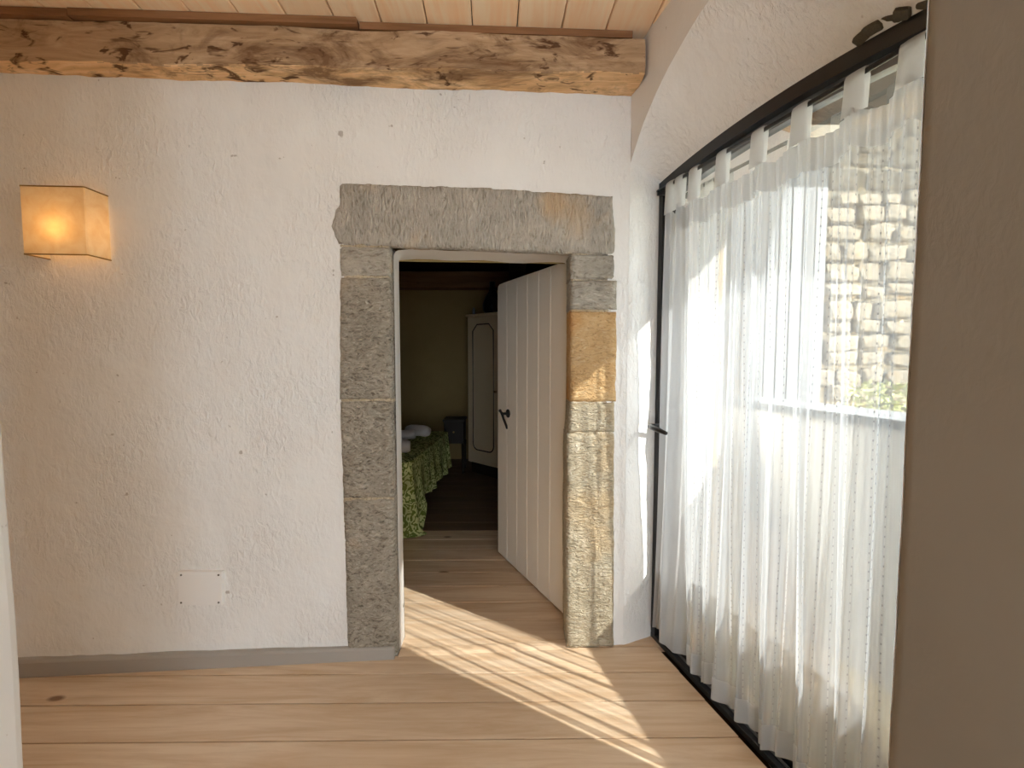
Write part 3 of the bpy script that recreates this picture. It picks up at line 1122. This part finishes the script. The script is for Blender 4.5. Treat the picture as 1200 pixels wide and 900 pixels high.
# ------------------------------------------------------------------ junction cover plate low on the wall
cp = thing('cover_plate', wall_pt(-1.391, 0.285, 0), 'blank white junction cover plate low on the plaster wall', 'cover plate')
skew = 0.007
V = []
cs = [(-1.487, 0.290), (-1.300, 0.283), (-1.295, 0.437), (-1.481, 0.444)]
cxp = sum(c[0] for c in cs) / 4; czp = sum(c[1] for c in cs) / 4
for dep, k in ((0.012, 1.0), (-0.010, 1.0), (-0.013, 0.975)):
    for (x, z) in cs:
        V.append(wall_pt(cxp + (x - cxp) * k, czp + (z - czp) * k, dep))
F = []
for k in range(2):
    for q in range(4):
        F.append((k * 4 + q, k * 4 + (q + 1) % 4, k * 4 + 4 + (q + 1) % 4, k * 4 + 4 + q))
F.append((8, 9, 10, 11))
mesh('plate', V, F, 'plate_white', cp)
for (x, z) in cs:
    q = wall_pt(cxp + (x - cxp) * 0.85, czp + (z - czp) * 0.82, -0.012)
    MB().tube([q, q + Vector((0, -0.0025, 0))], 0.0045, 10).build('screw', 'screw_metal', cp)

# ------------------------------------------------------------------ bedroom shell
wf = tag(MB().box((-3.4, 6.2, -0.1), (1.7, 6.35, 2.9)).build('wall_far', 'plaster_olive'), 'dark olive far wall of the bedroom', kind='structure')
MB().box((-3.4, 2.3, -0.1), (-3.25, 6.35, 2.9)).build('wall_bedroom_left', 'plaster_olive')['kind'] = 'structure'
MB().box((0.98, 2.6, -0.1), (1.06, 6.35, 2.9)).build('wall_bedroom_right', 'plaster_olive')['kind'] = 'structure'
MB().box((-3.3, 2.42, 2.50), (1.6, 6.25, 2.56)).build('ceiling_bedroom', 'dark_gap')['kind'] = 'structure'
tag(MB().box((-3.24, 5.96, 2.27), (1.5, 6.19, 2.48), None, 0.012).build('bedroom_beam', 'strip_wood'), 'brown timber beam along the top of the dark bedroom wall', 'beam')
tag(MB().box((-0.03, 2.6, 2.20), (0.13, 5.94, 2.42), None, 0.012).build('bedroom_joist', 'dark_wood'), 'dark timber joist running away under the bedroom ceiling', 'beam')

# wardrobe set across the corner
wc = Vector((-0.53, 5.50, 0))
wd_ = Vector((0.715, -0.70, 0)).normalized()              # along the front
wb_ = Vector((0.70, 0.715, 0)).normalized()               # into the corner
war = thing('wardrobe', wc + wd_ * 0.55 + wb_ * 0.25, 'cream painted wardrobe with rounded dark-lined panels in the dark bedroom', 'wardrobe')
Wm = Matrix(((wd_.x, wb_.x, 0, wc.x), (wd_.y, wb_.y, 0, wc.y), (0, 0, 1, 0), (0, 0, 0, 1)))
MB().box((0.0, 0.0, 0.13), (1.10, 0.50, 1.86), Wm, 0.012).build('body', 'wardrobe_paint', war)
MB().box((-0.015, -0.02, 1.86), (1.115, 0.51, 1.885), Wm, 0.006).build('cornice', 'wardrobe_paint', war)
MB().box((0.03, 0.03, 0.0), (1.07, 0.48, 0.13), Wm).build('plinth', 'dark_wood', war)
for k in range(2):
    a = 0.045 + k * 0.51
    dr = MB().box((a, -0.018, 0.17), (a + 0.50, 0.0, 1.84), Wm, 0.005).build('door', 'wardrobe_paint', war)
    # ogee-cornered line moulding
    x0_, x1_, z0_, z1_, c = a + 0.075, a + 0.425, 0.30, 1.76, 0.075
    pts = []
    for t in range(7): pts.append((x1_ - c + c * math.sin(t / 6 * math.pi / 2), z0_ + c * (1 - math.cos(t / 6 * math.pi / 2))))
    pts += [(x1_, z1_ - c), (x1_ - c, z1_), (x0_ + c, z1_), (x0_, z1_ - c)]
    for t in range(7): pts.append((x0_ + c * (1 - math.cos(t / 6 * math.pi / 2)), z0_ + c * (1 - math.sin(t / 6 * math.pi / 2))))
    loop = [Wm @ Vector((x, -0.020, z)) for x, z in pts]
    MB().tube(loop + [loop[0]], 0.007, 6).build('moulding', 'wardrobe_line', dr)
    MB().tube([Wm @ Vector((a + (0.47 if k == 0 else 0.03), -0.018, 1.0)), Wm @ Vector((a + (0.47 if k == 0 else 0.03), -0.045, 1.0))], [0.008, 0.014], 10).build('knob', 'brass', dr)
vp = Wm @ Vector((0.22, 0.2, 1.885))
tag(MB().lathe([(0.07, 0), (0.11, 0.05), (0.115, 0.12), (0.085, 0.20), (0.045, 0.27), (0.030, 0.33), (0.034, 0.38), (0.028, 0.385)], vp, 20).build('vase', 'dark_ceramic', smooth=True), 'dark bottle-shaped vase on top of the wardrobe', 'vase')
vp = Wm @ Vector((0.50, 0.22, 1.885))
bx = thing('storage_box', vp, 'dark lidded box on the wardrobe behind the door edge', 'box')
Mx = Matrix.Translation(vp) @ Matrix.Rotation(-0.77, 4, 'Z')
MB().box((-0.13, -0.16, 0), (0.17, 0.16, 0.14), Mx, 0.006).build('body', 'dark_wood', bx)
MB().box((-0.137, -0.167, 0.14), (0.177, 0.167, 0.175), Mx, 0.006).build('lid', 'dark_wood', bx)
vp = Wm @ Vector((0.06, 0.05, 1.885))
tag(MB().lathe([(0.014, 0), (0.016, 0.004), (0.016, 0.06), (0.009, 0.068), (0.009, 0.08), (0.003, 0.084)], vp, 12).build('small_bottle', 'grey_metal', smooth=True), 'tiny pale bottle on the front corner of the wardrobe top', 'bottle')

# dark bedside stand between bed and wardrobe
ns = thing('bedside_stand', (-0.69, 5.55, 0), 'small dark bedside stand between the bed and the wardrobe', 'bedside table')
MB().box((-0.82, 5.40, 0.62), (-0.56, 5.70, 0.65), None, 0.006).build('top', 'dark_wood', ns)
MB().box((-0.805, 5.415, 0.36), (-0.575, 5.685, 0.62)).build('drawer_box', 'dark_wood', ns)
MB().tube([(-0.69, 5.415, 0.50), (-0.69, 5.395, 0.50)], [0.008, 0.012], 8).build('knob', 'brass', ns)
for lx in (-0.795, -0.585):
    for ly in (5.425, 5.675):
        MB().tube([(lx, ly, 0), (lx, ly, 0.36)], [0.012, 0.018], 8).build('leg', 'dark_wood', ns)

# bed, bedspread, towels
bx0, by0, by1, bz = -2.75, 3.50, 4.92, 0.585
bxr = -0.79
bed = thing('bed', (-1.75, 4.2, 0), 'low bed under the green bedspread behind the doorway', 'bed')
MB().box((bx0, by0 + 0.03, 0.22), (bxr - 0.02, by1 - 0.03, 0.34), None, 0.01).build('bed_base', 'dark_wood', bed)
MB().box((bx0, by0 + 0.02, 0.34), (bxr - 0.02, by1 - 0.02, bz - 0.008), None, 0.04).build('mattress', 'mattress_cloth', bed)
for lx in (bx0 + 0.08, bxr - 0.12):
    for ly in (by0 + 0.1, by1 - 0.1):
        MB().box((lx - 0.03, ly - 0.03, 0), (lx + 0.03, ly + 0.03, 0.22)).build('leg', 'dark_wood', bed)
# spread: a top sheet and a skirt that follows the foot and the right side of the bed
path = []                                                    # (x, y, outward normal, drop)
for k in range(26):
    path.append((-2.2 + (bxr - 0.06 + 2.2) * k / 25, by0, (0.0, -1.0), 0.570))
for k in range(1, 9):
    t = k / 9 * math.pi / 2
    path.append((bxr - 0.06 + 0.06 * math.sin(t), by0 + 0.06 * (1 - math.cos(t)), (math.sin(t), -math.cos(t)), 0.572))
for k in range(60):
    t = k / 59
    q = max(0.0, 1 - t / 0.14)
    dr = 0.375 + 0.015 * math.sin(t * 17)
    path.append((bxr + 0.09 * t, by0 + 0.06 + (by1 - by0 - 0.06) * t, (1.0, -0.05), dr + (0.572 - dr) * min(1, q * 1.6)))
rows = 22
V = []
for i, (x, y, nr, dr) in enumerate(path):
    for k in range(rows):
        s_ = k / (rows - 1)
        wave = math.sin(i * 0.62 + 0.9 * math.sin(i * 0.21))
        out = 0.008 + 0.022 * s_ + 0.020 * s_ * wave
        if 20 < i < 46:
            out += 0.035 * s_ * (1 - abs(i - 33) / 13) + 0.05 * max(0.0, s_ - 0.88) / 0.12 * (1 - abs(i - 33) / 13)
        z = bz - 0.004 - 0.016 * min(1, s_ * 8) - dr * s_
        V.append((x + nr[0] * out, y + nr[1] * out, max(z, 0.006 + 0.004 * (wave + 1))))
F = grid_faces(rows, len(path))
o = len(V)
nx_, ny2 = 40, 34
for j in range(ny2):
    t = j / (ny2 - 1)
    y = by0 - 0.006 + (by1 - by0 + 0.006) * t
    xr = bxr + 0.09 * max(0, (y - by0 - 0.06) / (by1 - by0 - 0.06)) + 0.010
    if t < 0.045: xr -= 0.03 * (1 - t / 0.045)
    for i in range(nx_):
        x = -2.7 + (xr + 2.7) * i / (nx_ - 1)
        e = 0.5 * (1 + math.tanh((min(xr - x, (y - by0) + 0.01) - 0.02) / 0.02))
        V.append((x, y, bz + 0.004 + 0.005 * fbm(x, y, 0.2, 5, 3) * e - 0.012 * (1 - e)))
F += grid_faces(nx_, ny2, o)
tag(mesh('bedspread', V, F, 'bedspread_cloth', smooth=True), 'green leaf-patterned bedspread falling to the floor beside the left jamb', 'bedspread')
def towel(p, ang, ln_, r, lab):
    mb = MB()
    d = Vector((math.cos(ang), math.sin(ang), 0))
    sd_ = Vector((-d.y, d.x, 0))
    V, F = [], []
    n, m = 20, 7
    for i in range(m):
        q = i / (m - 1)
        rr = r * (1 - 0.25 * (abs(q - 0.5) * 2) ** 6)
        for k in range(n):
            t = 2 * math.pi * k / n
            a = rr * (1 + 0.06 * math.sin(3 * t + i))
            V.append(Vector(p) + d * (q - 0.5) * ln_ + sd_ * a * math.cos(t) + Vector((0, 0, r * 0.9 + a * 0.9 * math.sin(t))))
    for i in range(m - 1):
        for k in range(n):
            F.append((i * n + k, i * n + (k + 1) % n, (i + 1) * n + (k + 1) % n, (i + 1) * n + k))
    F += [tuple(range(n - 1, -1, -1)), tuple((m - 1) * n + k for k in range(n))]
    # spiral lip of the rolled cloth
    o = mesh('towel_roll', V, F, 'towel', smooth=True)
    return tag(o, lab, 'towel', 'rolled towels on the bed')
towel((-0.95, 4.62, bz + 0.006), -0.55, 0.27, 0.062, 'long rolled white towel at the back of the bedspread')
towel((-1.02, 4.42, bz + 0.006), 0.1, 0.17, 0.052, 'short rolled towel in front of the long roll on the bed')
towel((-0.94, 3.80, bz + 0.006), 0.15, 0.18, 0.062, 'rolled towel nearest the doorway on the bedspread')

# ------------------------------------------------------------------ outside: terrace, stone house opposite, shrub
gr = MB().box((0.9, -8, -0.25), (14, 14, -0.02)).build('ground', 'terrace')
tag(gr, 'pale tan terrace outside the glass door', kind='structure')
HY = 4.4
sw = thing('stone_house', (4.4, HY, 0), 'sunlit rubble stone house seen through the sheer curtain', 'building')
MB().box((2.05, HY + 0.06, -0.1), (8.0, HY + 0.5, 3.72)).build('core', 'mortar', sw)
protos = []
for q in range(8):
    import bmesh
    bm = bmesh.new()
    bmesh.ops.create_icosphere(bm, subdivisions=2, radius=0.5)
    for p in bm.verts:
        c = p.co
        p.co = Vector((math.copysign(abs(c.x * 2) ** 0.45, c.x) / 2, math.copysign(abs(c.y * 2) ** 0.45, c.y) / 2, math.copysign(abs(c.z * 2) ** 0.45, c.z) / 2))
        p.co += Vector((noise.noise(c * 3 + Vector((q * 5, 0, 0))), noise.noise(c * 3 + Vector((0, q * 5, 0))), noise.noise(c * 3 + Vector((0, 0, q * 5))))) * 0.09
    me = bpy.data.meshes.new('rubble')
    bm.to_mesh(me)
    bm.free()
    me.materials.append(M['wall_stone'])
    protos.append(me)
z = 0.0
while z < 3.6:
    h = random.uniform(0.13, 0.22)
    x = 2.90 + random.uniform(0, 0.12)
    while x < 6.6:
        w = random.uniform(0.18, 0.42)
        o = bpy.data.objects.new('stone', random.choice(protos))
        col.objects.link(o)
        o.parent = sw
        o.location = Vector((x + w / 2, HY + 0.06 + random.uniform(-0.02, 0.03), z + h / 2 + random.uniform(-0.025, 0.025))) - sw.location
        o.scale = (w * 0.97, 0.2, h * random.uniform(0.8, 1.05))
        o.rotation_euler = (0, random.uniform(-0.10, 0.10), 0)
        x += w
    z += h
panel_ob = MB().box((2.04, HY - 0.03, -0.02), (2.93, HY + 0.07, 3.62)).build('shade_panel', 'dark_grey', sw)  # dark panel added to stand in for shade on this stretch
for q in range(8):
    MB().box((2.05 + q * 0.11, HY - 0.05, 0.02), (2.145 + q * 0.11, HY - 0.03, 3.6)).build('slat', 'dark_grey', panel_ob)
MB().box((2.0, HY - 0.14, 3.62), (8.1, HY + 0.2, 3.86), None, 0.01).build('fascia', 'fascia_ochre', sw)
MB().box((1.9, HY - 0.75, 3.86), (8.2, HY + 0.8, 4.02), None, 0.01).build('eaves', 'eave_dark', sw)
# shrub against the house
sh = thing('shrub', (3.25, HY - 0.35, -0.02), 'pale green bush against the stone house outside', 'bush')
V, F = [], []
rs = random.Random(3)
for q in range(1400):
    a = rs.uniform(0, 2 * math.pi); rr = 0.42 * math.sqrt(rs.random()); zz = rs.uniform(0.1, 1.15)
    rr *= 1.0 - 0.55 * abs(zz - 0.65)
    c = Vector((3.25 + rr * math.cos(a), HY - 0.42 + rr * math.sin(a) * 0.7, zz))
    d = Vector((rs.uniform(-1, 1), rs.uniform(-1, 1), rs.uniform(-0.3, 1))).normalized()
    e = d.cross(Vector((rs.uniform(-1, 1), rs.uniform(-1, 1), 0.3))).normalized()
    L = rs.uniform(0.04, 0.08)
    o = len(V)
    V += [c, c + d * L * 0.5 + e * L * 0.22, c + d * L, c + d * L * 0.5 - e * L * 0.22]
    F.append((o, o + 1, o + 2, o + 3))
mesh('foliage', V, F, 'shrub_leaf', sh)['kind'] = 'stuff'
mb = MB()
for q in range(6):
    a = q * 1.05
    mb.tube([(3.25, HY - 0.42, -0.02), (3.25 + 0.1 * math.cos(a), HY - 0.42 + 0.08 * math.sin(a), 0.4), (3.25 + 0.22 * math.cos(a), HY - 0.42 + 0.16 * math.sin(a), 0.9)], [0.014, 0.010, 0.005], 6)
mb.build('stems', 'dark_wood', sh)

# unseen block added to keep the sun out of the rear opening
nb = thing('sun_blocker', (6.2, -6.2, -0.02), kind='structure')
MB().box((4.0, -11.0, -0.02), (6.5, -3.4, 8.0)).build('wall', 'plaster_smooth', nb)  # body of the added sun blocker
MB().box((3.8, -11.2, 8.0), (6.7, -3.2, 8.2)).build('blocker_cap', 'eave_dark', nb)

# terrace parapet in front of the glass door, and the boards under the outer arch
pp = [gpt(y, z, o) for o in (0.80, 1.05) for (y, z) in ((0.30, -0.02), (3.05, -0.02), (3.05, 1.10), (0.30, 1.10))]
pr = (MB().add(pp, [(0, 1, 2, 3), (7, 6, 5, 4), (0, 4, 5, 1), (3, 2, 6, 7), (1, 5, 6, 2), (0, 3, 7, 4)]).build('parapet', 'house_render'))
tag(pr, 'low rendered terrace parapet outside the glass door', 'parapet')
cpv = [gpt(y, z, o) for o in (0.77, 1.08) for (y, z) in ((0.30, 1.10), (3.05, 1.10), (3.05, 1.14), (0.30, 1.14))]
MB().add(cpv, [(0, 1, 2, 3), (7, 6, 5, 4), (0, 4, 5, 1), (3, 2, 6, 7), (1, 5, 6, 2), (0, 3, 7, 4)]).build('coping', 'dark_grey', pr)
def soffit_board(o0, o1, ya, yb, mat, name, lab):
    v = [gpt(y, z, o) for o in (o0, o1) for (y, z) in ((ya, 2.185), (yb, 2.185), (yb, 2.235), (ya, 2.235))]
    ob = MB().add(v, [(0, 1, 2, 3), (7, 6, 5, 4), (0, 4, 5, 1), (3, 2, 6, 7), (1, 5, 6, 2), (0, 3, 7, 4)]).build(name, mat, wr)
    ob['label'] = lab
soffit_board(0.085, 0.29, 0.90, 1.62, 'eave_dark', 'lintel_board', 'dark board over the outside of the glass door')
soffit_board(0.29, 0.385, 0.90, 1.62, 'fascia_ochre', 'lintel_board', 'pale ochre board over the outside of the glass door')
# stones laid bare where the plaster has fallen above the frame
for q in range(7):
    y = 1.28 - 0.035 * q
    o = bpy.data.objects.new('bare_stone', protos[q])
    col.objects.link(o)
    o.parent = wr
    p = gpt(y, head(y) + 0.010 + 0.004 * (q % 3) + 0.004 * (q > 3), -0.010 - 0.006 * (q % 2))
    o.location = p - wloc(wr)
    o.scale = (0.03, 0.040 + 0.01 * (q % 3), 0.018)
    o.rotation_euler = (0.2 * q, 0.5, 0.3 * q)
